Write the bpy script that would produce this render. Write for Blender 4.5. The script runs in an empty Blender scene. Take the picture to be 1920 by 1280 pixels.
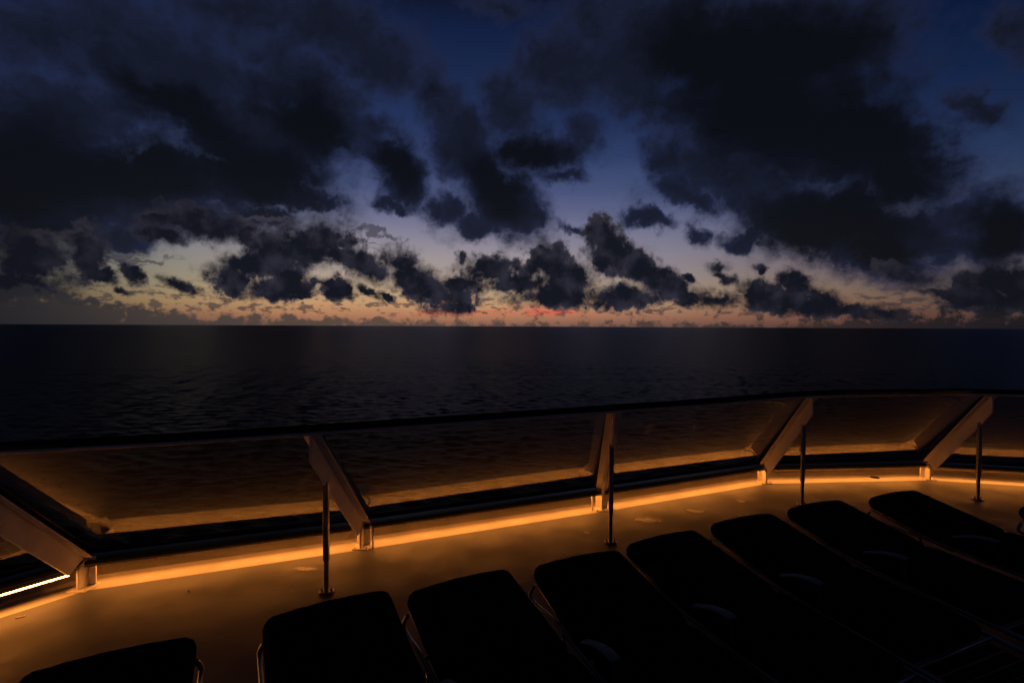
import bpy, bmesh, math, random
from mathutils import Vector, Matrix

random.seed(7)
S = bpy.context.scene
COL = S.collection
R = math.radians
F = 960.0                       # focal length in photo pixels (18 mm on a 36 mm frame)
CAM = Vector((0.0, 0.0, 1.9))
CAM_ROT = (Matrix.Rotation(R(90 - 1.70), 3, 'X') @ Matrix.Rotation(R(0.27), 3, 'Z'))

# ------------------------------------------------------------------ helpers
def ray(px, py):
    return (CAM_ROT @ Vector(((px - 960) / F, (640 - py) / F, -1.0))).normalized()
def at_z(px, py, z):
    d = ray(px, py); t = (z - CAM.z) / d.z
    return CAM + d * t
def proj(p):
    c = CAM_ROT.transposed() @ (Vector(p) - CAM)
    return (960 + F * c.x / -c.z, 640 - F * c.y / -c.z)
def xy(v): return Vector((v.x, v.y, 0))

def lin(c):
    def f(u):
        u /= 255.0
        return u / 12.92 if u <= 0.04045 else ((u + 0.055) / 1.055) ** 2.4
    return (f(c[0]), f(c[1]), f(c[2]), 1.0)

def link(name, bm, mat=None, parent=None, smooth=False):
    me = bpy.data.meshes.new(name)
    bmesh.ops.recalc_face_normals(bm, faces=bm.faces[:])
    bm.to_mesh(me); bm.free()
    if smooth:
        for p in me.polygons: p.use_smooth = True
    o = bpy.data.objects.new(name, me); COL.objects.link(o)
    if mat: me.materials.append(mat)
    if parent: o.parent = parent
    return o
def empty(name, loc=(0, 0, 0), rz=0.0):
    o = bpy.data.objects.new(name, None); COL.objects.link(o)
    o.location = loc; o.rotation_euler = (0, 0, rz); o.empty_display_size = 0.2
    return o
def tag(o, label=None, cat=None, group=None, kind=None):
    for k, v in (('label', label), ('category', cat), ('group', group), ('kind', kind)):
        if v: o[k] = v
    return o

def prism(bm, pts, vec):
    """closed polygon pts (Vectors) extruded by vec"""
    a = [bm.verts.new(p) for p in pts]
    b = [bm.verts.new(p + vec) for p in pts]
    n = len(pts)
    bm.faces.new(a); bm.faces.new(b[::-1])
    for i in range(n):
        bm.faces.new((a[i], a[(i + 1) % n], b[(i + 1) % n], b[i]))
def box(bm, o, ax, ay, az):
    """box with corner o and three edge vectors"""
    prism(bm, [o, o + ax, o + ax + ay, o + ay], az)
def tube(bm, path, r, n=10, cap=True, flat=None):
    rings = []
    m = len(path)
    ref = None
    for i, p in enumerate(path):
        if i == 0: t = path[1] - path[0]
        elif i == m - 1: t = path[-1] - path[-2]
        else: t = (path[i + 1] - path[i]).normalized() + (path[i] - path[i - 1]).normalized()
        t.normalize()
        if ref is None: ref = Vector((0, 0, 1)) if abs(t.z) < 0.9 else Vector((1, 0, 0))
        u = ref - t * ref.dot(t)
        u.normalize()
        ref = u
        v = t.cross(u)
        ra, rb = (flat if flat else (r, r))
        rings.append([bm.verts.new(p + u * ra * math.cos(2 * math.pi * k / n) + v * rb * math.sin(2 * math.pi * k / n)) for k in range(n)])
    for i in range(m - 1):
        for k in range(n):
            bm.faces.new((rings[i][k], rings[i][(k + 1) % n], rings[i + 1][(k + 1) % n], rings[i + 1][k]))
    if cap:
        bm.faces.new(rings[0][::-1]); bm.faces.new(rings[-1])
def spline(pts, n=10):
    out = []
    P = [pts[0] * 2 - pts[1]] + list(pts) + [pts[-1] * 2 - pts[-2]]
    for i in range(1, len(P) - 2):
        for k in range(n):
            t = k / n
            a, b, c, d = P[i - 1], P[i], P[i + 1], P[i + 2]
            out.append(0.5 * ((2 * b) + (c - a) * t + (2 * a - 5 * b + 4 * c - d) * t * t + (3 * b - a - 3 * c + d) * t ** 3))
    out.append(pts[-1].copy())
    return out
def bevel(o, w, seg=2):
    m = o.modifiers.new('bevel', 'BEVEL'); m.width = w; m.segments = seg; m.limit_method = 'ANGLE'; m.angle_limit = R(40)
    for p in o.data.polygons: p.use_smooth = True
    o.data.set_sharp_from_angle(angle=R(40))

# ------------------------------------------------------------------ materials
class NT:
    def __init__(s, tree): s.t = tree; s.n = tree.nodes; s.l = tree.links
    def node(s, typ, **kw):
        n = s.n.new(typ)
        for k, v in kw.items(): setattr(n, k, v)
        return n
    def put(s, sock, v):
        if isinstance(v, bpy.types.NodeSocket): s.l.new(v, sock)
        elif v is not None: sock.default_value = v
    def math(s, op, a, b=None, c=None, clamp=False):
        n = s.node('ShaderNodeMath', operation=op, use_clamp=clamp)
        for i, v in enumerate((a, b, c)): s.put(n.inputs[i], v)
        return n.outputs[0]
    def vec(s, op, a, b=None, scale=None):
        n = s.node('ShaderNodeVectorMath', operation=op)
        s.put(n.inputs[0], a)
        if b is not None: s.put(n.inputs[1], b)
        if scale is not None: s.put(n.inputs['Scale'], scale)
        return n.outputs['Value' if op in ('DOT_PRODUCT', 'LENGTH', 'DISTANCE') else 'Vector']
    def noise(s, v, scale, detail=6, rough=0.55, dist=0.0, lac=2.0, out='Fac'):
        n = s.node('ShaderNodeTexNoise')
        s.put(n.inputs['Vector'], v)
        for k, x in (('Scale', scale), ('Detail', detail), ('Roughness', rough), ('Distortion', dist), ('Lacunarity', lac)): n.inputs[k].default_value = x
        return n.outputs[out]
    def step(s, v, lo, hi, t0=0.0, t1=1.0, smooth=True):
        n = s.node('ShaderNodeMapRange', interpolation_type='SMOOTHSTEP' if smooth else 'LINEAR', clamp=True)
        s.put(n.inputs['Value'], v)
        for i, x in enumerate((lo, hi, t0, t1)): s.put(n.inputs[1 + i], x)
        return n.outputs[0]
    def mix(s, fac, a, b, mode='MIX'):
        n = s.node('ShaderNodeMix', data_type='RGBA', blend_type=mode)
        s.put(n.inputs[0], fac); s.put(n.inputs[6], a); s.put(n.inputs[7], b)
        return n.outputs[2]
    def ramp(s, v, stops, interp='LINEAR'):
        n = s.node('ShaderNodeValToRGB'); cr = n.color_ramp; cr.interpolation = interp
        while len(cr.elements) < len(stops): cr.elements.new(0.5)
        for e, (p, c) in zip(cr.elements, stops): e.position = p; e.color = c
        s.put(n.inputs[0], v)
        return n.outputs[0]

def material(name, color, rough=0.5, metal=0.0, noise_scale=None, var=0.15, bump=0.0, bump_scale=200.0, spec=0.5, rough_var=0.0):
    m = bpy.data.materials.new(name); m.use_nodes = True
    g = NT(m.node_tree); b = g.n['Principled BSDF']
    tc = g.node('ShaderNodeTexCoord').outputs['Object']
    c = (*color, 1.0)
    b.inputs['Metallic'].default_value = metal; b.inputs['Specular IOR Level'].default_value = spec
    if noise_scale:
        f = g.noise(tc, noise_scale, 6, 0.6)
        f2 = g.step(f, 0.3, 0.7)
        dark = tuple(x * (1 - var) for x in color) + (1.0,); light = tuple(min(1, x * (1 + var)) for x in color) + (1.0,)
        g.put(b.inputs['Base Color'], g.mix(f2, dark, light))
        g.put(b.inputs['Roughness'], g.step(f, 0.3, 0.7, rough - rough_var, rough + rough_var))
    else:
        b.inputs['Base Color'].default_value = c; b.inputs['Roughness'].default_value = rough
    if bump:
        bn = g.node('ShaderNodeBump'); bn.inputs['Strength'].default_value = bump; bn.inputs['Distance'].default_value = 0.002
        g.put(bn.inputs['Height'], g.noise(tc, bump_scale, 4, 0.6)); g.put(b.inputs['Normal'], bn.outputs[0])
    return m

M = {}
M['paint'] = material('cream_paint', (0.84, 0.80, 0.73), 0.45, noise_scale=5, var=0.1, bump=0.15, bump_scale=60, rough_var=0.08)
M['gutter'] = material('gutter_paint', (0.60, 0.58, 0.55), 0.55, noise_scale=3.5, var=0.10, bump=0.3, bump_scale=90, rough_var=0.1)
M['bulwark'] = material('bulwark_paint', (0.42, 0.38, 0.34), 0.5, noise_scale=4, var=0.12, bump=0.2, bump_scale=50, rough_var=0.1)
M['black_rubber'] = material('black_rubber', (0.012, 0.012, 0.013), 0.45, noise_scale=8, var=0.3)
M['dark_trim'] = material('dark_trim', (0.03, 0.032, 0.034), 0.35, noise_scale=8, var=0.25)
M['rail'] = material('varnished_dark_rail', (0.016, 0.013, 0.012), 0.5, noise_scale=6, var=0.3, spec=0.3)
M['steel'] = material('brushed_steel', (0.42, 0.41, 0.40), 0.4, metal=1.0, noise_scale=20, var=0.15, rough_var=0.08)
M['alu'] = material('aluminium', (0.55, 0.55, 0.56), 0.35, metal=1.0, noise_scale=15, var=0.1)
M['frame'] = material('dull_frame_metal', (0.42, 0.42, 0.42), 0.32, metal=1.0, noise_scale=15, var=0.15)
M['fabric'] = material('charcoal_towelling', (0.010, 0.011, 0.013), 0.95, noise_scale=60, var=0.35, bump=1.0, bump_scale=260, spec=0.05)
M['sling'] = material('dark_sling', (0.012, 0.012, 0.014), 0.9, noise_scale=120, var=0.3, bump=0.6, bump_scale=300, spec=0.1)
M['arm'] = material('pale_plastic', (0.42, 0.41, 0.38), 0.55, noise_scale=12, var=0.06)
M['housing'] = material('lamp_housing', (0.05, 0.05, 0.05), 0.5)

def led_material():
    m = bpy.data.materials.new('amber_light'); m.use_nodes = True
    g = NT(m.node_tree); g.n.remove(g.n['Principled BSDF'])
    e = g.node('ShaderNodeEmission'); e.inputs['Color'].default_value = (1.0, 0.30, 0.045, 1); e.inputs['Strength'].default_value = LED
    geo = g.node('ShaderNodeNewGeometry'); blk = g.node('ShaderNodeBsdfDiffuse'); blk.inputs['Color'].default_value = (0.05, 0.05, 0.05, 1)
    mx = g.node('ShaderNodeMixShader'); g.l.new(geo.outputs['Backfacing'], mx.inputs[0]); g.l.new(e.outputs[0], mx.inputs[1]); g.l.new(blk.outputs[0], mx.inputs[2])
    g.l.new(mx.outputs[0], g.n['Material Output'].inputs[0])
    m.cycles.emission_sampling = 'FRONT'
    return m
LED = 52.0
M['led'] = led_material()

def glass_material():
    m = bpy.data.materials.new('windscreen_glass'); m.use_nodes = True
    g = NT(m.node_tree); g.n.remove(g.n['Principled BSDF'])
    geo = g.node('ShaderNodeNewGeometry')
    ior = g.math('MULTIPLY_ADD', geo.outputs['Backfacing'], 1 / 1.5 - 1.5, 1.5)
    fr = g.node('ShaderNodeFresnel'); g.put(fr.inputs['IOR'], ior)
    f0 = fr.outputs[0]
    tr = g.node('ShaderNodeBsdfTransparent'); tr.inputs['Color'].default_value = (0.72, 0.74, 0.72, 1)
    gl = g.node('ShaderNodeBsdfGlossy'); gl.inputs['Color'].default_value = (0.95, 0.95, 0.95, 1)
    tc = g.node('ShaderNodeTexCoord').outputs['Object']
    g.put(gl.inputs['Roughness'], g.step(g.noise(tc, 1.8, 5, 0.6), 0.35, 0.7, 0.010, 0.014))
    mx = g.node('ShaderNodeMixShader')
    g.put(mx.inputs[0], g.math('MULTIPLY', f0, 1.25, clamp=True)); g.l.new(tr.outputs[0], mx.inputs[1]); g.l.new(gl.outputs[0], mx.inputs[2])
    # a thin film of dried salt on the pane
    df = g.node('ShaderNodeBsdfDiffuse'); df.inputs['Color'].default_value = (0.5, 0.5, 0.5, 1)
    m2 = g.node('ShaderNodeMixShader')
    g.put(m2.inputs[0], g.step(g.noise(tc, 2.5, 7, 0.65), 0.35, 0.75, 0.001, 0.006))
    g.l.new(mx.outputs[0], m2.inputs[1]); g.l.new(df.outputs[0], m2.inputs[2])
    g.l.new(m2.outputs[0], g.n['Material Output'].inputs[0])
    return m
M['glass'] = glass_material()
def tint_material():
    m = bpy.data.materials.new('glass_tint'); m.use_nodes = True
    g = NT(m.node_tree); g.n.remove(g.n['Principled BSDF'])
    tr = g.node('ShaderNodeBsdfTransparent'); tr.inputs['Color'].default_value = (0.78, 0.81, 0.79, 1)
    g.l.new(tr.outputs[0], g.n['Material Output'].inputs[0])
    return m
M['glass_tint'] = tint_material()

def deck_material():
    m = bpy.data.materials.new('deck_coating'); m.use_nodes = True
    g = NT(m.node_tree); b = g.n['Principled BSDF']
    tc = g.node('ShaderNodeTexCoord').outputs['Object']
    big = g.noise(tc, 0.9, 6, 0.6); mid = g.noise(tc, 5.0, 7, 0.65); fine = g.noise(tc, 160, 3, 0.6)
    c = g.mix(g.step(big, 0.3, 0.7), (0.150, 0.158, 0.172, 1), (0.172, 0.180, 0.192, 1))
    c = g.mix(g.math('MULTIPLY', g.step(mid, 0.52, 0.72), 0.35), c, (0.205, 0.208, 0.215, 1))
    c = g.mix(g.math('MULTIPLY', g.step(fine, 0.35, 0.65), 0.25), c, (0.115, 0.12, 0.13, 1))
    g.put(b.inputs['Base Color'], c)
    g.put(b.inputs['Roughness'], g.step(g.noise(tc, 2.2, 5, 0.6), 0.35, 0.68, 0.5, 0.66))
    bn = g.node('ShaderNodeBump'); bn.inputs['Strength'].default_value = 0.35; bn.inputs['Distance'].default_value = 0.002
    g.put(bn.inputs['Height'], g.math('ADD', g.noise(tc, 160, 3, 0.6), g.math('MULTIPLY', mid, 3.0)))
    g.put(b.inputs['Normal'], bn.outputs[0])
    return m
M['deck'] = deck_material()

M['film'] = material('painted_glow', (0.50, 0.47, 0.42), 0.35, noise_scale=9, var=0.15, rough_var=0.1)  # pale colour stands in for amber light mirrored by wet deck
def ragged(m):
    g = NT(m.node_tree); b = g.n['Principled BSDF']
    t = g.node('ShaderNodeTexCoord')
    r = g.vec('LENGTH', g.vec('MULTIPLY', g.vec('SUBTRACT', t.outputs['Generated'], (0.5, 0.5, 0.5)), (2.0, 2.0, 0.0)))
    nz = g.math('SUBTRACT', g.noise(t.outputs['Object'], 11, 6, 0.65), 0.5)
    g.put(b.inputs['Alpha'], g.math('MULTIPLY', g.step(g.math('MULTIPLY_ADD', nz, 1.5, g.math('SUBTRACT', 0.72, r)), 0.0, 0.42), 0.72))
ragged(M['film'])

def sea_material():
    m = bpy.data.materials.new('sea_water'); m.use_nodes = True
    g = NT(m.node_tree); b = g.n['Principled BSDF']
    b.inputs['Base Color'].default_value = (0.0030, 0.0040, 0.0075, 1)
    b.inputs['Roughness'].default_value = 0.36
    b.inputs['IOR'].default_value = 1.22
    b.inputs['Specular IOR Level'].default_value = 0.5
    tc = g.node('ShaderNodeTexCoord').outputs['Object']
    def mapped(sx, sy, rz):
        n = g.node('ShaderNodeMapping'); g.put(n.inputs['Vector'], tc)
        n.inputs['Scale'].default_value = (sx, sy, 1); n.inputs['Rotation'].default_value = (0, 0, R(rz))
        return n.outputs[0]
    h = g.math('MULTIPLY', g.noise(mapped(0.35, 0.8, 14), 1, 5, 0.65, 0.5), 0.9)
    h = g.math('MULTIPLY_ADD', g.noise(mapped(1.6, 2.6, -20), 1, 3, 0.6, 0.5), 0.10, h)
    h = g.math('MULTIPLY_ADD', g.noise(mapped(0.02, 0.045, -8), 1, 4, 0.65, 0.3), 2.2, h)
    bn = g.node('ShaderNodeBump'); bn.inputs['Strength'].default_value = 1.0; bn.inputs['Distance'].default_value = 1.0
    g.put(bn.inputs['Height'], h); g.put(b.inputs['Normal'], bn.outputs[0])
    return m
M['sea'] = sea_material()

# ------------------------------------------------------------------ sea
SEA_Z = -25.0
import numpy as np
def build_sea():
    rng = np.random.default_rng(5)
    rad = [0.5, 15, 30, 45]
    r = 50.0
    while r < 2200: rad.append(r); r *= 1.0055
    while r < 75000: rad.append(r); r *= 1.06
    rad = np.array(rad)
    th = np.concatenate([np.linspace(-66, 66, 1150), np.linspace(69, 291, 75)])      # degrees clockwise from ahead
    th = np.radians(th)
    RR, TT = np.meshgrid(rad, th, indexing='ij')
    X = RR * np.sin(TT); Y = RR * np.cos(TT)
    H = np.zeros_like(X); DX = np.zeros_like(X); DY = np.zeros_like(X)
    wind = math.radians(190)
    for k in range(64):
        lam = 0.9 * (8 / 0.9) ** (k / 63) * rng.uniform(0.93, 1.07)
        d = wind + rng.normal(0, 0.6)
        kx, ky = 2 * math.pi / lam * math.sin(d), 2 * math.pi / lam * math.cos(d)
        amp = 0.0075 * lam ** 0.8
        # waves shorter than the mesh can carry fade out with distance
        step = np.maximum(RR * 0.0055, RR * math.radians(0.115))
        fade = np.clip(lam / (step * 2.6) - 0.6, 0, 1)
        ph = kx * X + ky * Y + rng.uniform(0, 6.28)
        # gusts: patches of stronger and weaker chop
        gust = 0.85 + 0.25 * np.sin(X * 0.011 * (1 + 0.2 * math.sin(k)) + k) * np.sin(Y * 0.0072 + 1.7 * k)
        H += amp * fade * gust * np.sin(ph)
        c = amp * fade * gust * np.cos(ph) * 0.8
        DX += c * math.sin(d); DY += c * math.cos(d)
    co = np.stack([X + DX, Y + DY, SEA_Z + H], -1).reshape(-1, 3).astype(np.float32)
    nr, nt = X.shape
    i = np.arange(nr - 1)[:, None] * nt; j = np.arange(nt)[None, :]; j2 = (j + 1) % nt
    f = np.stack([i + j, i + nt + j, i + nt + j2, i + j2], -1).reshape(-1, 4)
    me = bpy.data.meshes.new('sea')
    me.vertices.add(len(co)); me.vertices.foreach_set('co', co.ravel())
    me.loops.add(f.size); me.loops.foreach_set('vertex_index', f.ravel().astype(np.int32))
    me.polygons.add(len(f)); me.polygons.foreach_set('loop_start', np.arange(0, f.size, 4, dtype=np.int32))
    me.update(calc_edges=True)
    me.polygons.foreach_set('use_smooth', np.ones(len(f), bool))
    me.materials.append(M['sea'])
    o = bpy.data.objects.new('sea', me); COL.objects.link(o)
    return o
sea = build_sea()
tag(sea, 'dark open sea with small ripples reaching to the horizon', 'sea', kind='structure')

# ------------------------------------------------------------------ the deck edge: stations along the windscreen
foot_px = [(160, 1108), (683, 1030), (1136, 958.3), (1440, 907), (1745, 900.4)]
E = [xy(at_z(x, y, 0)) for x, y in foot_px]
Z0 = E[0] + Vector((-0.62, -0.80, 0)).normalized() * 2.1
last = E[-1] + Vector((math.cos(R(-13)), math.sin(R(-13)), 0)) * 2.0
last2 = last + Vector((0.75, -0.66, 0)) * 2.0
Z1 = Z0 + Vector((-0.15, -1.0, 0)).normalized() * 2.1
E = [Z1, Z0] + E + [last, last2]
NST = len(E)
def perp(a, b):                       # outboard normal of the run a -> b
    d = (b - a).normalized(); return Vector((-d.y, d.x, 0))
NRM = []
for i in range(NST):
    ns = []
    if i > 0: ns.append(perp(E[i - 1], E[i]))
    if i < NST - 1: ns.append(perp(E[i], E[i + 1]))
    n = sum(ns, Vector((0, 0, 0))).normalized()
    NRM.append(n / max(0.5, n.dot(ns[0])))
def off(i, o, z): 
    p = E[i] + NRM[i] * o
    return Vector((p.x, p.y, z))
def sweep(bm, prof, i0=0, i1=None, closed=False, caps=False):
    i1 = NST - 1 if i1 is None else i1
    rings = [[bm.verts.new(off(i, o, z)) for o, z in prof] for i in range(i0, i1 + 1)]
    m = len(prof)
    for a, b in zip(rings, rings[1:]):
        for k in range(m if closed else m - 1):
            bm.faces.new((a[k], b[k], b[(k + 1) % m], a[(k + 1) % m]))
    if caps and closed:
        bm.faces.new(rings[0]); bm.faces.new(rings[-1][::-1])

# deck covering: one sheet, inboard of the edge line (4 mm above the steel strip beside it)
bm = bmesh.new()
top = [bm.verts.new(off(i, 0, 0.004)) for i in range(NST)]
low = [bm.verts.new(off(i, 0, -0.05)) for i in range(NST)]
back = [bm.verts.new((9.5, -9, 0.004)), bm.verts.new((-6.5, -9, 0.004))]
bm.faces.new(top + back)
for k in range(NST - 1): bm.faces.new((top[k], top[k + 1], low[k + 1], low[k]))
deck = link('deck', bm, M['deck'])
tag(deck, 'dark coated ship deck lit amber along its edge', 'deck', kind='structure')

# painted gutter strip, coved up to the bulwark
bm = bmesh.new()
FLAT, RC = 0.185, 0.075
# flat strip, then a rounded drain channel at the foot of the bulwark
prof = [(-0.02, 0.0), (0.09, 0.0), (0.178, 0.0), (0.186, -0.0012), (0.193, -0.005), (0.200, -0.011), (0.206, -0.020), (0.212, -0.030), (0.219, -0.037), (0.229, -0.040), (0.240, -0.040), (0.252, -0.032), (0.258, -0.018), (FLAT + RC, 0.0), (FLAT + RC, RC)]
sweep(bm, prof)
gut = link('gutter', bm, M['gutter'], smooth=True)
tag(gut, 'pale painted steel gutter strip along the foot of the windscreen', 'gutter', kind='structure')

# ------------------------------------------------------------------ windscreen
WS = empty('windscreen', (0, 0, 0))
tag(WS, 'inward leaning glass windscreen with black handrail, steel props and amber light strips', 'windscreen')
WALL_O = FLAT + RC
SILL_B, SILL_T, LIP = 0.165, 0.192, 0.150
bm = bmesh.new()
sweep(bm, [(WALL_O, RC), (WALL_O, SILL_B), (WALL_O + 0.03, SILL_B), (WALL_O + 0.03, -1.2), (WALL_O, -1.2)], closed=True, caps=True)
link('bulwark', bm, M['bulwark'], WS)
bm = bmesh.new()
sweep(bm, [(0.058, LIP), (0.058, SILL_T), (WALL_O + 0.06, SILL_T), (WALL_O + 0.06, SILL_B), (0.072, SILL_B), (0.072, LIP)], closed=True, caps=True)
sill = link('sill', bm, M['dark_trim'], WS); bevel(sill, 0.004)
bm = bmesh.new()
sweep(bm, [(0.054, 0.162), (0.054, 0.167), (0.0575, 0.167), (0.0575, 0.162)], closed=True, caps=True)
tr_ = link('trim_strip', bm, M['alu'], sill)

# rail
rail_px = [(-136, 846.5), (0, 836.5), (280, 822), (580, 803), (860, 784), (1152, 763.3), (1340, 750.6), (1522, 737), (1730, 733.3), (1864, 733.8)]
ZR = 1.225
rail_pts = [at_z(x, y, ZR) for x, y in rail_px]
RP = {2: rail_pts[0], 3: at_z(580, 803, ZR), 4: at_z(1152, 763.3, ZR), 5: at_z(1526, 737, ZR), 6: at_z(1864, 733.8, ZR)}
o2 = RP[2] - E[2]; o6 = RP[6] - E[6]
RP[1] = RP[2] - (E[2] - E[1]).normalized() * 1.55; RP[0] = RP[1] - (E[1] - E[0]).normalized() * 1.7
RP[7] = RP[6] + (E[7] - E[6]).normalized() * 1.9; RP[8] = RP[7] + (E[8] - E[7]).normalized() * 1.7
path = spline([RP[0], RP[1]] + rail_pts + [RP[7], RP[8]], 6)
bm = bmesh.new(); tube(bm, path, 0.026, 14)
hr = link('handrail', bm, M['rail'], WS, smooth=True)
# joint sleeves on the handrail
for p, q in ((RP[4], at_z(1180, 761.5, ZR)), (at_z(560, 804.3, ZR), at_z(575, 803.3, ZR))):
    d = (q - p).normalized() * 0.03
    bm = bmesh.new(); tube(bm, [p - d * 0.5, p + d * 0.5], 0.0285, 14)
    link('joint_sleeve', bm, M['rail'], hr, smooth=True)
# flat rail bar under the tube
bm = bmesh.new()
up = Vector((0, 0, 1))
pp = [p - up * 0.034 for p in path]
tube(bm, pp, 0.01, 8, flat=(0.014, 0.02))
link('rail_bar', bm, M['paint'], hr)

GB = [off(i, 0.078, SILL_T + 0.03) for i in range(NST)]
GLB = [off(i, 0.15, SILL_T + 0.004) for i in range(NST)]      # foot of the panes, set back on the sill
FR = []
for i in range(NST):
    v = RP[i] - GB[i]
    a = xy(v).normalized()
    d = v.normalized()
    s = a.cross(up).normalized()
    w = Vector((a.x * d.z, a.y * d.z, -math.sqrt(max(0, 1 - d.z * d.z))))
    FR.append((a, d, s, w, v.length))

# glass panels
for i in range(NST - 1):
    p0, p1, q0, q1 = GLB[i], GLB[i + 1], RP[i], RP[i + 1]
    # keep each pane flat: its foot runs parallel to its head
    mid = (p0 + p1) / 2; hd = (q1 - q0).normalized(); hl = (p1 - p0).length / 2
    p0, p1 = mid - hd * hl, mid + hd * hl
    bn_ = (p1 - p0).cross(q0 - p0).normalized()
    if bn_.z < 0: bn_ = -bn_
    run = (p1 - p0).normalized(); rr = (q1 - q0).normalized()
    lift = bn_ * 0.014
    c = [p0 + run * 0.012 + lift, p1 - run * 0.012 + lift, q1 - rr * 0.012 + lift, q0 + rr * 0.012 + lift]
    bm = bmesh.new(); prism(bm, c, bn_ * 0.012)
    gp = link('glass_panel', bm, M['glass'], WS)
    gp.data.materials.append(M['glass_tint'])
    for f in gp.data.polygons:
        f.material_index = 0 if f.normal.dot(-bn_) > 0.9 else 1
    # black gasket frame round the pane
    bm = bmesh.new()
    dn0 = (q0 - p0).normalized(); dn1 = (q1 - p1).normalized()
    box(bm, p0 + run * 0.06 + lift - bn_ * 0.006, (p1 - p0) - run * 0.12, dn0 * 0.055, bn_ * 0.024)
    for P, Q, sgn in ((p0, q0, 1), (p1, q1, -1)):
        box(bm, P + lift - bn_ * 0.005 + run * sgn * 0.058, run * sgn * -0.05, (Q - P) * 0.985, bn_ * 0.021)
    gk = link('gasket', bm, M['black_rubber'], gp); bevel(gk, 0.004, 1)

# struts and their brackets, props
prop_px = {3: (617, 905), 4: (1150, 838), 5: (1503, 797), 6: (1834, 791)}   # where each prop meets its strut
for i in range(1, NST - 1):
    a, d, s, w, L = FR[i]
    o = GB[i] + w * 0.004
    bm = bmesh.new()
    FW, FT, WD, WT = 0.062, 0.012, 0.15, 0.016
    Lt = L - 0.03
    box(bm, o - s * FW + d * 0.02, s * 2 * FW, d * (Lt - 0.02), w * FT)          # flange
    tz = d.z / math.sqrt(1 - d.z ** 2)
    A0 = o + d * 0.015 + w * (FT + 0.0005); A1 = o + d * Lt + w * (FT + 0.0005)
    B1 = o + d * (Lt - WD * tz * 0.9) + w * WD
    B0 = o + d * (WD * 0.35) + w * WD
    prism(bm, [p - s * WT / 2 for p in (A0, A1, B1, B0)], s * WT)                # web
    st = link('strut', bm, M['paint'], WS); bevel(st, 0.003)
    # black seal that fills the wedge between the strut and the panes
    bm = bmesh.new()
    prism(bm, [p - s * 0.03 for p in (GB[i] + d * 0.03, RP[i] - d * 0.06, RP[i] - d * 0.06 + up * 0.006, GLB[i] + up * 0.004 + a * 0.01)], s * 0.06)
    link('seal', bm, M['black_rubber'], st)
    # T-shaped foot bracket
    bm = bmesh.new()
    base = xy(GB[i])
    h0 = 0.205
    e = 0.075
    zt = (B0 - GB[i]).z + GB[i].z
    q = [base - a * 0.012, base + a * e, base + a * (e + 0.0) + up * (zt - 0.01), base - a * 0.012 + up * h0]
    prism(bm, [p + up * 0.012 - s * WT * 0.55 for p in q], s * WT * 1.1)
    box(bm, base - a * 0.026 - s * 0.06 + up * 0.012, s * 0.12, a * 0.0135, up * h0)
    box(bm, base - a * 0.05 - s * 0.068, s * 0.136, a * 0.14, up * 0.0115)
    for sx, sa in ((-0.05, -0.035), (0.05, -0.035), (-0.05, 0.07), (0.05, 0.07)):
        c = base + s * sx + a * sa + up * 0.0115
        tube(bm, [c, c + up * 0.008], 0.008, 6)
    br = link('bracket', bm, M['paint'], st); bevel(br, 0.003)
    # prop from the deck to the strut
    t = 1.2
    if i in prop_px:
        best = 1e9
        for q in range(20, 190):
            p = o + d * (q * 0.01) + w * (WD - 0.01)
            x_, y_ = proj(p)
            e_ = (x_ - prop_px[i][0]) ** 2 + (y_ - prop_px[i][1]) ** 2
            if e_ < best: best, t = e_, q * 0.01
    topp = o + d * t + w * (WD - 0.01)
    foot = xy(topp)
    bm = bmesh.new()
    tp = xy(topp); lower = 0.30 * topp.z
    b0 = foot + up * lower; ax_ = s; ay_ = a
    leg = lambda p, hw, hd: [p - ax_ * hw - ay_ * hd, p + ax_ * hw - ay_ * hd, p + ax_ * hw + ay_ * hd, p - ax_ * hw + ay_ * hd]
    prism(bm, leg(b0, 0.019, 0.017), topp - b0 + up * 0.02)
    prism(bm, leg(foot + up * 0.01, 0.0145, 0.013), b0 - foot)
    pr = link('prop', bm, M['steel'], WS); bevel(pr, 0.004)
    bm = bmesh.new()
    prism(bm, [foot + up * 0.0045 + s * x + a * y for x, y in ((-0.05, -0.02), (-0.035, -0.035), (0.035, -0.035), (0.05, -0.02), (0.05, 0.02), (0.035, 0.035), (-0.035, 0.035), (-0.05, 0.02))], up * 0.010)
    for sg in (-1, 1):
        c = foot + s * sg * 0.034 + up * 0.0145
        tube(bm, [c, c + up * 0.016], 0.010, 6)
        tube(bm, [c + up * 0.016, c + up * 0.026], 0.005, 8)
    bp = link('base_plate', bm, M['steel'], pr); bevel(bp, 0.002, 1)

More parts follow.
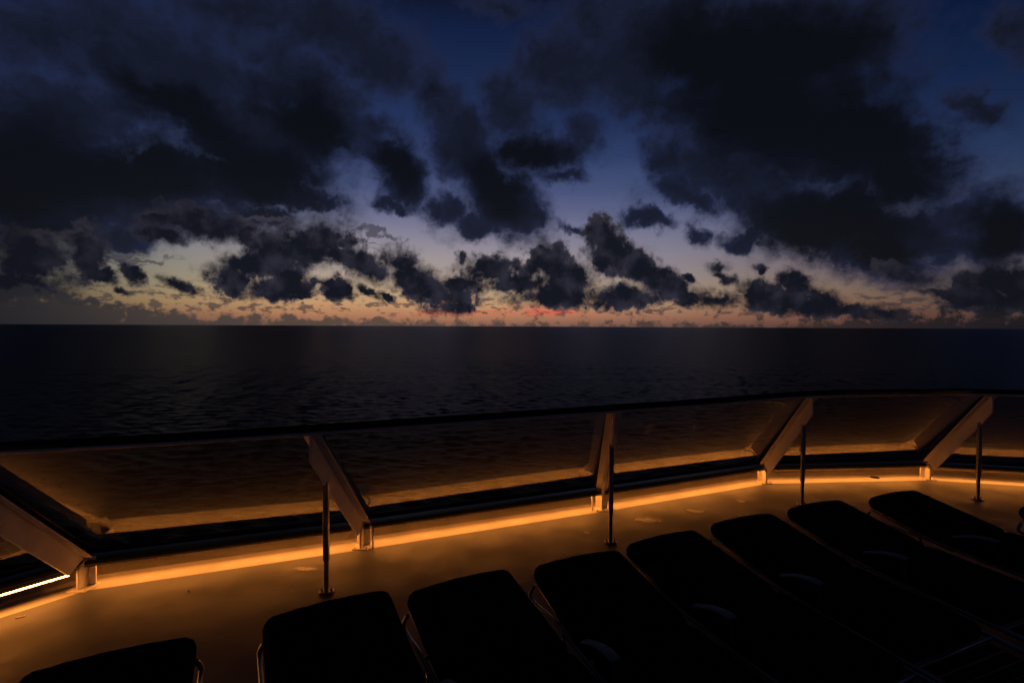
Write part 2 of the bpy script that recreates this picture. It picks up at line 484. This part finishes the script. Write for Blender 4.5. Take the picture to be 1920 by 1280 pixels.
# amber light strips under the sill, one per bay
for i in range(NST - 1):
    o_, z_ = (0.116, 0.1555)
    if i == 1: o_, z_ = 0.046, 0.134           # this one has dropped out of its recess and shows
    if i == 6: o_, z_ = 0.090, 0.1488
    p = off(i, o_, z_); q = off(i + 1, o_, z_)
    run = (q - p).normalized(); out = Vector((-run.y, run.x, 0))
    p = p + run * 0.03; q = q - run * (0.09 if i == 1 else 0.03)
    n = ((-out * 0.80 - up * 0.60) if i == 1 else (-out * 0.52 - up * 0.85)).normalized()
    t2 = run.cross(n).normalized()
    wd_ = 0.019 if i == 1 else 0.014
    bm = bmesh.new()
    box(bm, p - t2 * (wd_ / 2 + 0.003) - n * 0.010, q - p, t2 * (wd_ + 0.006), n * 0.0095)
    for sg in (-1, 1):
        box(bm, p + t2 * (sg * (wd_ / 2 + 0.002) - 0.001) - n * 0.0005, q - p, t2 * 0.002, n * (0.002 if i == 1 else 0.0025))
    ls = link('light_strip', bm, M['housing'], WS)
    bm = bmesh.new()
    # housing-coloured slab whose lit face is divided into short lengths
    prism(bm, [p - t2 * wd_ / 2, q - t2 * wd_ / 2, q + t2 * wd_ / 2, p + t2 * wd_ / 2], n * 0.0015)
    df_ = link('diffuser', bm, M['housing'], ls)
    bm = bmesh.new(); bm.from_mesh(df_.data)
    ns = max(4, int((q - p).length / 0.05))
    A = [bm.verts.new(p + (q - p) * k / ns - t2 * wd_ / 2 + n * 0.0018) for k in range(ns + 1)]
    B = [bm.verts.new(p + (q - p) * k / ns + t2 * wd_ / 2 + n * 0.0018) for k in range(ns + 1)]
    for k in range(ns):
        f = bm.faces.new((A[k], A[k + 1], B[k + 1], B[k])); f.normal_update()
        if f.normal.dot(n) < 0: f.normal_flip()
        f.material_index = 1
    bm.to_mesh(df_.data); bm.free(); df_.data.materials.append(M['led'])

# bent steel hooks beside two brackets
for i, (dx) in ((3, 0.10), (4, -0.10)):
    a, d, s, w, L = FR[i]
    b = xy(GB[i]) - s * dx * (1 if i == 3 else 1) + a * 0.02
    pts = [b + a * 0.03 + up * 0.004, b + a * 0.03 + up * 0.07, b + a * 0.035 + up * 0.11, b + a * 0.01 + up * 0.15, b - s * (-0.03 if i == 3 else 0.03) - a * 0.0 + up * 0.19]
    bm = bmesh.new(); tube(bm, spline(pts, 6), 0.008, 8)
    link('hook', bm, M['paint'], WS, smooth=True)

# deck drain
dp = at_z(1640, 895, 0.0)
bm = bmesh.new()
bmesh.ops.create_cone(bm, cap_ends=True, segments=28, radius1=0.055, radius2=0.05, depth=0.006, matrix=Matrix.Translation((0, 0, 0.003)))
dr = link('deck_drain', bm, M['dark_trim']); dr.location = (dp.x, dp.y, 0.0005)
tag(dr, 'small round black drain cover in the lit gutter', 'drain')
bm = bmesh.new()
for k in range(-2, 3):
    wv = math.sqrt(0.042 ** 2 - (k * 0.016) ** 2)
    box(bm, Vector((-wv, k * 0.016 - 0.003, 0.0062)), Vector((2 * wv, 0, 0)), Vector((0, 0.006, 0)), Vector((0, 0, 0.003)))
link('grate', bm, M['black_rubber'], dr)

# puddles on the deck, the strip glow they reflect painted as pale colour
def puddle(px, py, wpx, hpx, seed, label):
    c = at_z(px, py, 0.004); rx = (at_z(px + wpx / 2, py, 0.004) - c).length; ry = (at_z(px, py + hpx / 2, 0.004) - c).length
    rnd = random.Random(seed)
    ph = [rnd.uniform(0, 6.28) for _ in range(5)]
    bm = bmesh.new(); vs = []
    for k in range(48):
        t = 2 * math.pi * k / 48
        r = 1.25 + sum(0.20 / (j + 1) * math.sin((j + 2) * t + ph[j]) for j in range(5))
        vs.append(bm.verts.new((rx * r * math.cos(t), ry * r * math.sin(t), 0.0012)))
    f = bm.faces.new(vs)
    o = link('glow_patch', bm, M['film'], smooth=True); o.location = (c.x, c.y, 0.004)
    tag(o, label, 'glow_patch', 'pale patches of painted puddle glow on the deck')
puddle(1212, 975, 56, 14, 3, 'larger oval pale patch of painted puddle glow on the deck just right of the slim prop')
puddle(1304, 957, 44, 11, 8, 'ragged pale patch of painted puddle glow on the deck between the oval one and the fourth bracket')
puddle(1390, 939, 26, 5, 5, 'thin pale sliver of painted puddle glow on the deck nearest the bend in the windscreen')
puddle(1100, 998, 22, 4, 11, 'tiny pale patch of painted puddle glow on the deck left of the slim prop')
puddle(575, 1066, 60, 10, 14, 'faint pale patch of painted puddle glow on the deck beside the thick left prop')

# a paper scrap on the deck, and a pale fleck painting a glint
def scrap(px, py, ln, wd, rz, seed, label):
    rnd = random.Random(seed); c = at_z(px, py, 0.004)
    bm = bmesh.new(); n = 9
    t = [bm.verts.new(((k / (n - 1) - 0.5) * ln, wd * (0.4 + 0.25 * rnd.random()), 0.002 + 0.006 * rnd.random())) for k in range(n)]
    b = [bm.verts.new(((k / (n - 1) - 0.5) * ln, -wd * (0.4 + 0.25 * rnd.random()), 0.001 + 0.004 * rnd.random())) for k in range(n)]
    for k in range(n - 1): bm.faces.new((t[k], t[k + 1], b[k + 1], b[k]))
    o = link('scrap_and_glint', bm, M['arm'], smooth=True); o.location = (c.x, c.y, 0.004); o.rotation_euler = (0, 0, R(rz))
    m = o.modifiers.new('thickness', 'SOLIDIFY'); m.thickness = 0.001
    tag(o, label, 'litter')
scrap(38, 1157, 0.045, 0.012, 30, 1, 'thin pale scrap of paper on the deck at the far left by the gutter')
scrap(354, 1107, 0.022, 0.010, -40, 2, 'tiny pale fleck painted as a glint on the deck above the leftmost lounger')

# ------------------------------------------------------------------ sun loungers
WID = 0.615
def zc(l):          # top of the mattress along its length
    if l < 0.66: return 0.50 - 0.12 * (l / 0.66)
    return 0.38 - 0.02 * min(1, (l - 0.66) / 0.7)
def mattress_bm(l0, l1, seed, thick=0.085):
    rnd = random.Random(seed)
    bm = bmesh.new()
    r, re = 0.058, 0.04
    def samples(a, b, n):
        e = 0.10
        s = [a + e * (1 - math.cos(math.pi / 2 * k / 9)) for k in range(10)]
        m = [a + e + (b - a - 2 * e) * k / n for k in range(1, n)]
        return s + m + [a + b - x for x in reversed(s)]
    ls = samples(l0, l1, 14); us = samples(-WID / 2, WID / 2, 10)
    top, bot = [], []
    for l in ls:
        dl = min(l - l0, l1 - l)
        hw = WID / 2 if dl >= r else WID / 2 - (r - math.sqrt(max(0, r * r - (r - dl) ** 2)))
        rt, rb = [], []
        for u in us:
            x = u * hw / (WID / 2)
            e1 = min(1, max(0, (hw - abs(x))) / re); e2 = min(1, dl / re)
            p = math.sqrt(max(0, 1 - (1 - e1) ** 2)) * math.sqrt(max(0, 1 - (1 - e2) ** 2))
            bulge = 0.020 * (1 - (x / hw) ** 2) if hw > 0 else 0
            mid = zc(l) - thick / 2
            jit = rnd.uniform(-0.0018, 0.0018)
            rt.append(bm.verts.new((x, -l, mid + p * (thick / 2 + bulge) + jit)))
            rb.append(bm.verts.new((x, -l, mid - p * thick / 2)))
        top.append(rt); bot.append(rb)
    for g, fl in ((top, False), (bot, True)):
        for j in range(len(ls) - 1):
            for k in range(len(us) - 1):
                q = (g[j][k], g[j][k + 1], g[j + 1][k + 1], g[j + 1][k])
                bm.faces.new(q[::-1] if fl else q)
    bmesh.ops.remove_doubles(bm, verts=bm.verts[:], dist=0.0002)
    return bm

def make_lounger():
    t = empty('sun_lounger')
    link('back_cushion', mattress_bm(0.0, 0.665, 1), M['fabric'], t, smooth=True)
    link('seat_cushion', mattress_bm(0.655, 1.34, 2), M['fabric'], t, smooth=True)
    V = Vector
    hw = WID / 2 + 0.012
    for sg in (-1, 1):
        x = sg * hw
        pts = [V((x * 0.93, -0.03, 0.385)), V((x, -0.022, 0.34)), V((x, -0.05, 0.315)), V((x, -0.12, 0.315)), V((x, -0.3, 0.335)), V((x, -0.6, 0.325)), V((x, -0.9, 0.31)), V((x, -1.5, 0.30)), V((x, -1.9, 0.29)), V((x * 0.95, -1.95, 0.288))]
        bm = bmesh.new(); tube(bm, spline(pts, 5), 0.012, 8); link('side_rail', bm, M['frame'], t, smooth=True)
    for sg in (-1, 1):
        x = sg * (WID / 2 - 0.02)
        pts = [V((x, -0.03, 0.40)), V((x, -0.06, 0.395)), V((x, -0.62, 0.295))]
        bm = bmesh.new(); tube(bm, pts, 0.009, 8); link('back_rail', bm, M['frame'], t, smooth=True)
    for l in (0.42, 1.62):
        zt = 0.325
        pts = [V((-hw, -l, zt)), V((-hw, -l - 0.03, 0.12)), V((-hw, -l - 0.045, 0.04)), V((-hw + 0.05, -l - 0.045, 0.016)), V((hw - 0.05, -l - 0.045, 0.016)), V((hw, -l - 0.045, 0.04)), V((hw, -l - 0.03, 0.12)), V((hw, -l, zt))]
        bm = bmesh.new(); tube(bm, spline(pts, 4), 0.012, 8); link('leg', bm, M['frame'], t, smooth=True)
    for l, z in ((0.33, 0.325), (1.36, 0.302), (1.93, 0.288)):
        bm = bmesh.new(); tube(bm, [V((-hw, -l, z)), V((hw, -l, z))], 0.010, 8); link('crossbar', bm, M['frame'], t, smooth=True)
    # sling over the foot part of the frame
    bm = bmesh.new()
    n = 8
    for k in range(n):
        y0 = -1.37 - 0.55 * k / n; y1 = -1.37 - 0.55 * (k + 1) / n
        box(bm, V((-hw + 0.06, y0, 0.290 - 0.006 * math.sin(k))), V((2 * hw - 0.12, 0, 0)), V((0, (y1 - y0) * 0.82, 0)), V((0, 0, 0.004)))
    link('sling', bm, M['sling'], t)
    # pale armrest rising from the hinge
    bm = bmesh.new()
    x = -hw - 0.005
    pts = [V((x, -0.645, 0.415)), V((x, -0.70, 0.440)), V((x, -0.76, 0.462)), V((x, -0.83, 0.476)), V((x, -0.89, 0.478))]
    tube(bm, spline(pts, 6), 0.02, 12, flat=(0.009, 0.028))
    link('armrest', bm, M['arm'], t, smooth=True)
    bm = bmesh.new(); tube(bm, [V((x, -0.86, 0.470)), V((x, -0.885, 0.40)), V((x + 0.005, -0.90, 0.315))], 0.009, 8); link('arm_post', bm, M['housing'], t, smooth=True)
    return t
def copy_tree(o, parent=None):
    c = o.copy(); COL.objects.link(c)
    if parent: c.parent = parent
    for ch in list(o.children): copy_tree(ch, c)
    return c
GRP = 'sun loungers in a row facing the windscreen'
spots = [   # head-left and head-right corner pixels, extra head height, label
    ((20, 1268), (355, 1190), 0.0, 'dark padded sun lounger cut off at the bottom left, farthest left of the row'),
    ((482, 1163), (697, 1108), 0.0, 'dark padded lounger with its head close below the left prop foot'),
    ((758, 1113), (935, 1066), 0.0, 'dark padded lounger third from the left of the row, bare frame loop below its head'),
    ((994, 1060), (1168, 1029), 0.0, 'dark padded lounger whose head lies left below the slim prop and oval puddle'),
    ((1172, 1020), (1306, 991), 0.0, 'dark padded lounger whose head is just below the oval puddle'),
    ((1327, 980), (1452, 962), 0.0, 'dark padded lounger with its head left of the prop at the windscreen bend'),
    ((1468, 952), (1582, 937), 0.0, 'dark padded lounger whose head hides the foot of the prop at the bend'),
    ((1620, 932), (1722, 919), 0.0, 'dark padded lounger with its head left of the rightmost prop, below the drain'),
    ((1868, 966), (1990, 926), 0.0, 'dark padded lounger cut off by the right edge, beyond the rightmost prop'),
]
proto = make_lounger()
for k, (hl, hr_, dz, lab) in enumerate(spots):
    o = proto if k == 0 else copy_tree(proto)
    a = xy(at_z(*hl, 0.49)); b = xy(at_z(*hr_, 0.49))
    wd = (b - a).normalized()
    ang = math.atan2(wd.y, wd.x)
    ang = 0.55 * ang + 0.45 * R(25.5)
    wd = Vector((math.cos(ang), math.sin(ang), 0))
    c = (a + b) / 2 + wd * (0.03, 0.055, 0.03, -0.015, -0.02, -0.02, -0.02, -0.02, 0.05)[k]
    o.location = (c.x, c.y, 0.004); o.rotation_euler = (0, 0, ang)
    tag(o, lab, 'sun lounger', GRP)

# ------------------------------------------------------------------ sky
W = bpy.data.worlds.new('World'); S.world = W; W.use_nodes = True
g = NT(W.node_tree)
bg = g.n['Background']
D = g.node('ShaderNodeTexCoord').outputs['Generated']
sep = g.node('ShaderNodeSeparateXYZ'); g.put(sep.inputs[0], D)
X, Y, Zc = sep.outputs
az = g.math('ARCTAN2', X, Y)
el = g.math('ARCSINE', Zc)
def azel(px, py):
    d = ray(px, py); return (math.atan2(d.x, d.y), math.asin(d.z))
def el_of(py): return azel(900, py)[1]

# clear-sky colour by elevation
EMAX = 0.62
stops = [(609, (128, 92, 80)), (592, (178, 124, 92)), (572, (196, 152, 110)), (548, (188, 161, 128)), (515, (171, 155, 144)), (480, (155, 146, 151)), (440, (131, 128, 149)),
         (400, (102, 105, 138)), (360, (78, 87, 126)), (300, (54, 67, 108)), (230, (37, 52, 92)), (150, (27, 42, 78)), (50, (19, 31, 64))]
elr = [(max(0, el_of(y)) / EMAX, lin(c)) for y, c in stops] + [(0.9, lin((15, 22, 42))), (1.0, lin((17, 20, 30)))]
elr[0] = (0.0, elr[0][1])
skyc = g.ramp(g.math('DIVIDE', el, EMAX), elr)
azn = g.step(az, -1.6, 1.6, smooth=False)
def azp(px): return (azel(px, 600)[0] + 1.6) / 3.2
tint = g.ramp(azn, [(0.0, (.06, .08, .14, 1)), (azp(-300), (.14, .17, .25, 1)), (azp(0), (.22, .29, .36, 1)), (azp(130), (.30, .38, .43, 1)), (azp(320), (.62, .71, .71, 1)), (azp(560), (.97, .97, .95, 1)), (azp(760), (1, 1, 1, 1)),
                    (azp(960), (.98, .97, 1, 1)), (azp(1250), (.72, .74, .86, 1)), (azp(1500), (.46, .45, .54, 1)), (azp(1720), (.28, .28, .39, 1)), (azp(1920), (.19, .23, .37, 1)), (azp(2300), (.12, .15, .24, 1)), (1.0, (.06, .08, .14, 1))])
tintH = g.ramp(azn, [(0.0, (.06, .08, .12, 1)), (azp(-300), (.2, .25, .3, 1)), (azp(0), (.5, .6, .62, 1)), (azp(300), (.9, 1, .95, 1)), (azp(900), (1, 1, 1, 1)), (azp(1250), (.75, .85, .88, 1)), (azp(1700), (.36, .5, .58, 1)), (azp(1920), (.24, .40, .48, 1)), (azp(2300), (.12, .2, .26, 1)), (1.0, (.06, .08, .12, 1))])
tint = g.mix(g.step(el, el_of(520), el_of(320)), tint, tintH)
clear = g.mix(1.0, skyc, tint, 'MULTIPLY')
# red glow just above the horizon
redn = g.noise(g.vec('MULTIPLY', D, (9, 9, 60)), 1, 4, 0.6)
rb = g.math('MULTIPLY', g.step(el, el_of(598), el_of(585)), g.step(el, el_of(566), el_of(582)))
rb = g.math('MULTIPLY', rb, g.math('MULTIPLY', g.step(az, azel(560, 600)[0], azel(740, 600)[0]), g.step(az, azel(1250, 600)[0], azel(1020, 600)[0])))
rb = g.math('MULTIPLY', rb, g.step(redn, 0.47, 0.66))
clear = g.mix(g.math('MULTIPLY', rb, 0.7), clear, lin((226, 86, 70)))

# warped sky coordinates for the clouds
wn = g.noise(D, 16, 5, 0.55, out='Color')
wv = g.vec('SUBTRACT', wn, (0.5, 0.5, 0.5))
cmb = g.node('ShaderNodeCombineXYZ'); g.put(cmb.inputs[0], az); g.put(cmb.inputs[1], el); cmb.inputs[2].default_value = 0
wn2 = g.noise(D, 55, 5, 0.6, out='Color')
wv2 = g.vec('SUBTRACT', wn2, (0.5, 0.5, 0.5)); WV2 = wv2
P0 = g.vec('ADD', cmb.outputs[0], g.vec('ADD', g.vec('MULTIPLY', wv, (0.075, 0.07, 0.0)), g.vec('MULTIPLY', WV2, (0.035, 0.03, 0.0))))
P = g.vec('ADD', g.vec('MULTIPLY', P0, (1, 1, 0)), (0, 0, 1))
P1 = g.vec('ADD', cmb.outputs[0], g.vec('MULTIPLY', wv2, (0.030, 0.026, 0.0)))
PC = g.vec('ADD', g.vec('MULTIPLY', P1, (1, 1, 0)), (0, 0, 1))

def field(Pv, blobs, k=0.25, grow=1.0):
    acc = None
    for b in blobs:
        cx, cy, rx, ry = b[:4]; ang = R(b[4]) if len(b) > 4 else 0.0; amp = b[5] if len(b) > 5 else 1.0
        c = azel(cx, cy)
        e = 4.0
        ax = [(u - v) / (2 * e) for u, v in zip(azel(cx + e, cy), azel(cx - e, cy))]
        ay = [(u - v) / (2 * e) for u, v in zip(azel(cx, cy + e), azel(cx, cy - e))]
        ca, sa = math.cos(ang), math.sin(ang); rx *= grow; ry *= grow
        v1 = (rx * ca, rx * sa); v2 = (-ry * sa, ry * ca)
        m1 = (ax[0] * v1[0] + ay[0] * v1[1], ax[1] * v1[0] + ay[1] * v1[1])
        m2 = (ax[0] * v2[0] + ay[0] * v2[1], ax[1] * v2[0] + ay[1] * v2[1])
        det = m1[0] * m2[1] - m2[0] * m1[1]
        L = ((m2[1] / det, -m2[0] / det), (-m1[1] / det, m1[0] / det))
        u = g.vec('DOT_PRODUCT', Pv, (L[0][0], L[0][1], -(L[0][0] * c[0] + L[0][1] * c[1])))
        v = g.vec('DOT_PRODUCT', Pv, (L[1][0], L[1][1], -(L[1][0] * c[0] + L[1][1] * c[1])))
        r2 = g.math('MULTIPLY_ADD', v, v, g.math('MULTIPLY', u, u))
        val = g.math('MULTIPLY_ADD', g.math('SQRT', r2), -1.6 * amp, 1.6 * amp) if amp == 1.0 else g.math('MULTIPLY_ADD', g.math('SQRT', r2), -1.6, 0.6 + amp)
        if acc is None: acc = val
        else: acc = g.math('SMOOTH_MAX', acc, val, k)
    return acc

SOFT = [  # large soft clouds
    (330, 150, 560, 270, 0, 0.15), (1450, 200, 480, 330, 10, 0.0),  (150, 420, 300, 70, 0, 0.1),
    (60, 330, 260, 130), (340, 345, 300, 62), (520, 270, 140, 110, 30), (420, 230, 230, 70, 25), (640, 60, 160, 70, 35), (600, 190, 170, 60, 40), (90, 240, 190, 110), (280, 400, 330, 38, 4),
    (330, 120, 260, 90, 20, 0.75), (90, 60, 260, 110, 0, 0.55), (460, 20, 200, 60, 0, 0.6),
    (715, 110, 55, 90, -35), (745, 325, 42, 72, -38), (700, 250, 40, 60, -40, 0.7), (850, 215, 45, 110, -35), (935, 360, 60, 105, -42), (870, 290, 55, 80, -30), (1010, 285, 95, 42, -10), (985, 410, 42, 38), (960, 200, 60, 70, -20, 0.8),
    (1050, 125, 85, 75, 25), (940, 10, 80, 30, 10, 0.7), (735, 388, 38, 18, 20, 0.6), (838, 405, 42, 42, 20, 0.7), (890, 425, 50, 22, 0, 0.75),
    (1180, 110, 130, 110), (1400, 90, 240, 130), (1450, 230, 260, 150, 15), (1650, 280, 150, 100, 25), (1360, 330, 150, 55, 25), (1520, 400, 170, 75, 10), (1620, 470, 130, 50, 12), (1255, 300, 60, 50, 35, 0.8), (1560, 60, 130, 80),
    (1860, 420, 110, 68), (1770, 460, 90, 28, 5), (1830, 190, 75, 35, 25, 0.65), (1900, 70, 70, 60, 0, 0.7), (1790, 400, 60, 40, 0, 0.7),
    (560, 370, 90, 28, 8), (450, 400, 120, 22, 6), (200, 440, 120, 26, 5, 0.7), (1090, 250, 45, 60, -35, 0.6), (1050, 330, 60, 22, 10, 0.5), (1300, 370, 70, 26, 25, 0.8), (1700, 430, 110, 45, 10),
    (1215, 408, 52, 20, 12, 0.75), (1315, 438, 30, 22, 40, 0.75), (1080, 430, 60, 14, 20, 0.3), (1400, 445, 60, 20, 0, 0.8),
]
DARK = [  # heavy dark cores
    (40, 330, 220, 110), (260, 330, 200, 60), (480, 320, 150, 70, 15), (360, 220, 160, 45, 30), (1430, 200, 230, 120, 20), (1600, 250, 190, 110, 20), (1560, 410, 170, 80), (1650, 470, 90, 40), (1880, 430, 80, 60), (1330, 110, 150, 90), (60, 470, 90, 60), (1500, 90, 160, 90), (1690, 330, 80, 60), (930, 350, 50, 80, -40), (1000, 290, 80, 30), (745, 320, 30, 60, -38), (580, 230, 100, 60, 30),
]
CUM = [  # crisp cumulus near the horizon
    (605, 452, 62, 46), (535, 470, 82, 42), (400, 425, 95, 30, 14), (320, 412, 60, 14, 5), (470, 495, 80, 26, -8), (440, 532, 42, 26), (520, 542, 80, 21), (430, 512, 22, 28), (545, 520, 40, 22), (662, 490, 34, 24, 45), (636, 540, 34, 23, 10), (592, 528, 16, 12),
    (746, 492, 40, 32), (790, 528, 85, 34, 22), (830, 555, 62, 18, 5), (716, 512, 26, 24), (845, 575, 45, 16),
    (918, 508, 62, 27), (868, 488, 14, 14), (940, 535, 60, 16),
    (1030, 486, 40, 32), (1055, 520, 72, 40, 10), (1040, 556, 120, 20), (1122, 440, 32, 32), (1140, 475, 42, 40, 20), (1185, 492, 45, 34, 25), (1222, 520, 52, 30, 20), (1160, 556, 90, 24), (1290, 556, 46, 20, 8), (1350, 562, 44, 18),
    (1347, 500, 22, 13), (1362, 522, 34, 13, 28), (1415, 545, 36, 26), (1425, 505, 13, 10), (1485, 530, 36, 24, 20), (1450, 560, 70, 24), (1545, 562, 60, 22, 18), (1620, 585, 90, 16, 5), (1500, 575, 90, 20),
    (1885, 528, 90, 36), (1805, 530, 26, 24), (1705, 520, 70, 17, 18), (1760, 550, 60, 12, 10), (1850, 560, 110, 24),
    (50, 488, 80, 48), (165, 470, 36, 44, 0), (190, 518, 36, 14, 15), (250, 517, 30, 18, 35), (340, 535, 44, 11, 18), (228, 545, 18, 7, 15), (30, 535, 130, 30), (300, 440, 50, 16, 10),
    (690, 505, 40, 24, 20), (858, 532, 44, 18), (985, 535, 50, 22), (1260, 540, 36, 20), (690, 548, 36, 9, 30), (725, 557, 20, 6, 25), (560, 555, 30, 6), (1292, 520, 14, 8, 20, 0.8),
]
WISP = [(262, 480, 92, 7, 3), (220, 470, 70, 5, 2), (230, 490, 60, 4, 2), (706, 436, 52, 8, 9), (690, 452, 40, 3, 6, 0.6), (500, 408, 90, 10, 3, 0.7)]

def to(c): return lin(c)
mp = g.node('ShaderNodeMapping'); g.put(mp.inputs['Vector'], P0); mp.vector_type = 'POINT'; mp.inputs['Rotation'].default_value = (0, 0, R(48)); mp.inputs['Scale'].default_value = (5.5, 15, 1)
n1a = g.math('SUBTRACT', g.noise(mp.outputs[0], 1, 9, 0.58, 0.2), 0.5)
n1 = g.math('MULTIPLY_ADD', n1a, 0.65, g.math('MULTIPLY', g.math('SUBTRACT', g.noise(D, 10, 8, 0.58, 0.3), 0.5), 0.55))
n2 = g.math('SUBTRACT', g.noise(D, 42, 9, 0.62, 0.2), 0.5)
fs = g.math('ADD', field(P, SOFT, 0.35, 1.06), 0.04)
ds = g.math('MULTIPLY_ADD', n1, 2.6, fs)
ds = g.math('MULTIPLY_ADD', n2, 0.85, ds)
aS = g.step(ds, -0.82, 0.55)
cS = g.mix(g.step(ds, -0.5, 1.2), to((32, 39, 68)), to((21, 25, 40)))
cS = g.mix(g.step(g.noise(mp.outputs[0], 1.8, 8, 0.62, 0.3), 0.46, 0.75, 0.0, 0.6), cS, to((28, 34, 57)))
cS = g.mix(g.step(g.noise(D, 21, 8, 0.62, 0.3), 0.45, 0.75, 0.0, 0.6), cS, to((15, 17, 25)))
fd = field(P, DARK, 0.4)
dd = g.math('MULTIPLY_ADD', n1, 2.0, fd)
cS = g.mix(g.step(dd, -0.7, 0.9), cS, to((11, 13, 18)))
sky = g.mix(g.math('MULTIPLY', aS, 0.98), clear, cS)

# thin streaks
nw = g.math('SUBTRACT', g.noise(g.vec('MULTIPLY', D, (14, 14, 130)), 1, 5, 0.6), 0.5)
dw = g.math('MULTIPLY_ADD', nw, 2.2, field(P0 if False else P, WISP, 0.2))
sky = g.mix(g.math('MULTIPLY', g.step(dw, 0.0, 0.8), 0.75), sky, to((62, 58, 66)))

# cumulus
vor = g.node('ShaderNodeTexVoronoi', feature='SMOOTH_F1'); g.put(vor.inputs['Vector'], g.vec('ADD', D, g.vec('SCALE', wv2, scale=0.02)))
vor.inputs['Scale'].default_value = 44; vor.inputs['Detail'].default_value = 3; vor.inputs['Roughness'].default_value = 0.6; vor.inputs['Smoothness'].default_value = 0.4
puff = g.math('SUBTRACT', 0.45, vor.outputs['Distance'])
n3 = g.math('SUBTRACT', g.noise(D, 34, 9, 0.55, 0.0), 0.5)
fc = field(PC, CUM, 0.42, 1.24)
dc = g.math('MULTIPLY_ADD', n3, 1.15, g.math('MULTIPLY_ADD', puff, 0.7, g.math('ADD', fc, 0.56)))
soft = g.step(g.noise(D, 17, 4, 0.5), 0.38, 0.62, 0.40, 1.35)
aC = g.step(dc, -0.12, soft)
cC = g.mix(g.step(dc, 0.0, 0.95), to((62, 58, 68)), to((20, 22, 32)))
cC = g.mix(g.step(g.noise(D, 24, 6, 0.55), 0.42, 0.72, 0.0, 0.75), cC, to((50, 49, 62)))
sideC = g.step(g.math('ABSOLUTE', g.math('ADD', az, 0.05)), 0.35, 0.85)
cC = g.mix(g.math('MULTIPLY', sideC, 0.55), cC, to((17, 18, 25)))
# small scattered shreds low over the horizon
nf = g.noise(g.vec('MULTIPLY', D, (1, 1, 2.4)), 46, 7, 0.58)
band = g.math('MULTIPLY', g.step(el, el_of(604), el_of(584)), g.step(el, el_of(500), el_of(575)))
af = g.math('MULTIPLY', g.step(g.math('MULTIPLY_ADD', band, 0.12, nf), 0.61, 0.72), g.math('MULTIPLY', band, 0.75))
sky = g.mix(af, sky, to((64, 54, 58)))
sky = g.mix(aC, sky, cC)

# hazy bank on the horizon
nb = g.math('SUBTRACT', g.noise(g.vec('MULTIPLY', D, (1, 1, 1.6)), 34, 8, 0.6), 0.5)
bt = g.ramp(azn, [(0.0, (.8,) * 3 + (1,)), (azp(0), (.74,) * 3 + (1,)), (azp(150), (.62,) * 3 + (1,)), (azp(300), (.42,) * 3 + (1,)), (azp(700), (.30,) * 3 + (1,)), (azp(1000), (.26,) * 3 + (1,)), (azp(1400), (.27,) * 3 + (1,)), (azp(1750), (.42,) * 3 + (1,)), (1.0, (.6,) * 3 + (1,))])
top_el = g.math('MULTIPLY', bt, 0.1)
db = g.math('SUBTRACT', g.math('MULTIPLY_ADD', nb, 0.065, g.math('MULTIPLY_ADD', puff, 0.025, top_el)), el)
aB = g.step(db, -0.002, 0.014)
bc = g.ramp(azn, [(azp(-200), to((22, 23, 28))), (azp(50), to((38, 38, 43))), (azp(350), to((66, 60, 58))), (azp(700), to((86, 72, 64))), (azp(1050), to((82, 67, 61))), (azp(1400), to((60, 48, 47))), (azp(1700), to((36, 32, 35))), (azp(1920), to((26, 25, 29)))])
sky = g.mix(g.math('MULTIPLY', aB, 0.93), sky, bc)
g.put(bg.inputs['Color'], sky)
bg.inputs['Strength'].default_value = 1.0
W.cycles.sampling_method = 'MANUAL'; W.cycles.sample_map_resolution = 512

# ------------------------------------------------------------------ camera and render settings
cd = bpy.data.cameras.new('camera'); cam = bpy.data.objects.new('camera', cd); COL.objects.link(cam)
cd.lens = 18.0; cd.sensor_width = 36.0; cd.clip_end = 200000; cd.clip_start = 0.05
cam.matrix_world = Matrix.Translation(CAM) @ CAM_ROT.to_4x4()
S.camera = cam
S.view_settings.view_transform = 'Standard'; S.view_settings.look = 'None'; S.view_settings.exposure = 0; S.view_settings.gamma = 1
S.render.engine = 'CYCLES'
S.cycles.use_denoising = True
S.cycles.denoising_input_passes = 'RGB_ALBEDO_NORMAL'
S.cycles.use_adaptive_sampling = False
S.cycles.max_bounces = 8; S.cycles.diffuse_bounces = 4; S.cycles.glossy_bounces = 4; S.cycles.transparent_max_bounces = 16
S.cycles.caustics_reflective = True
S.cycles.sample_clamp_indirect = 6
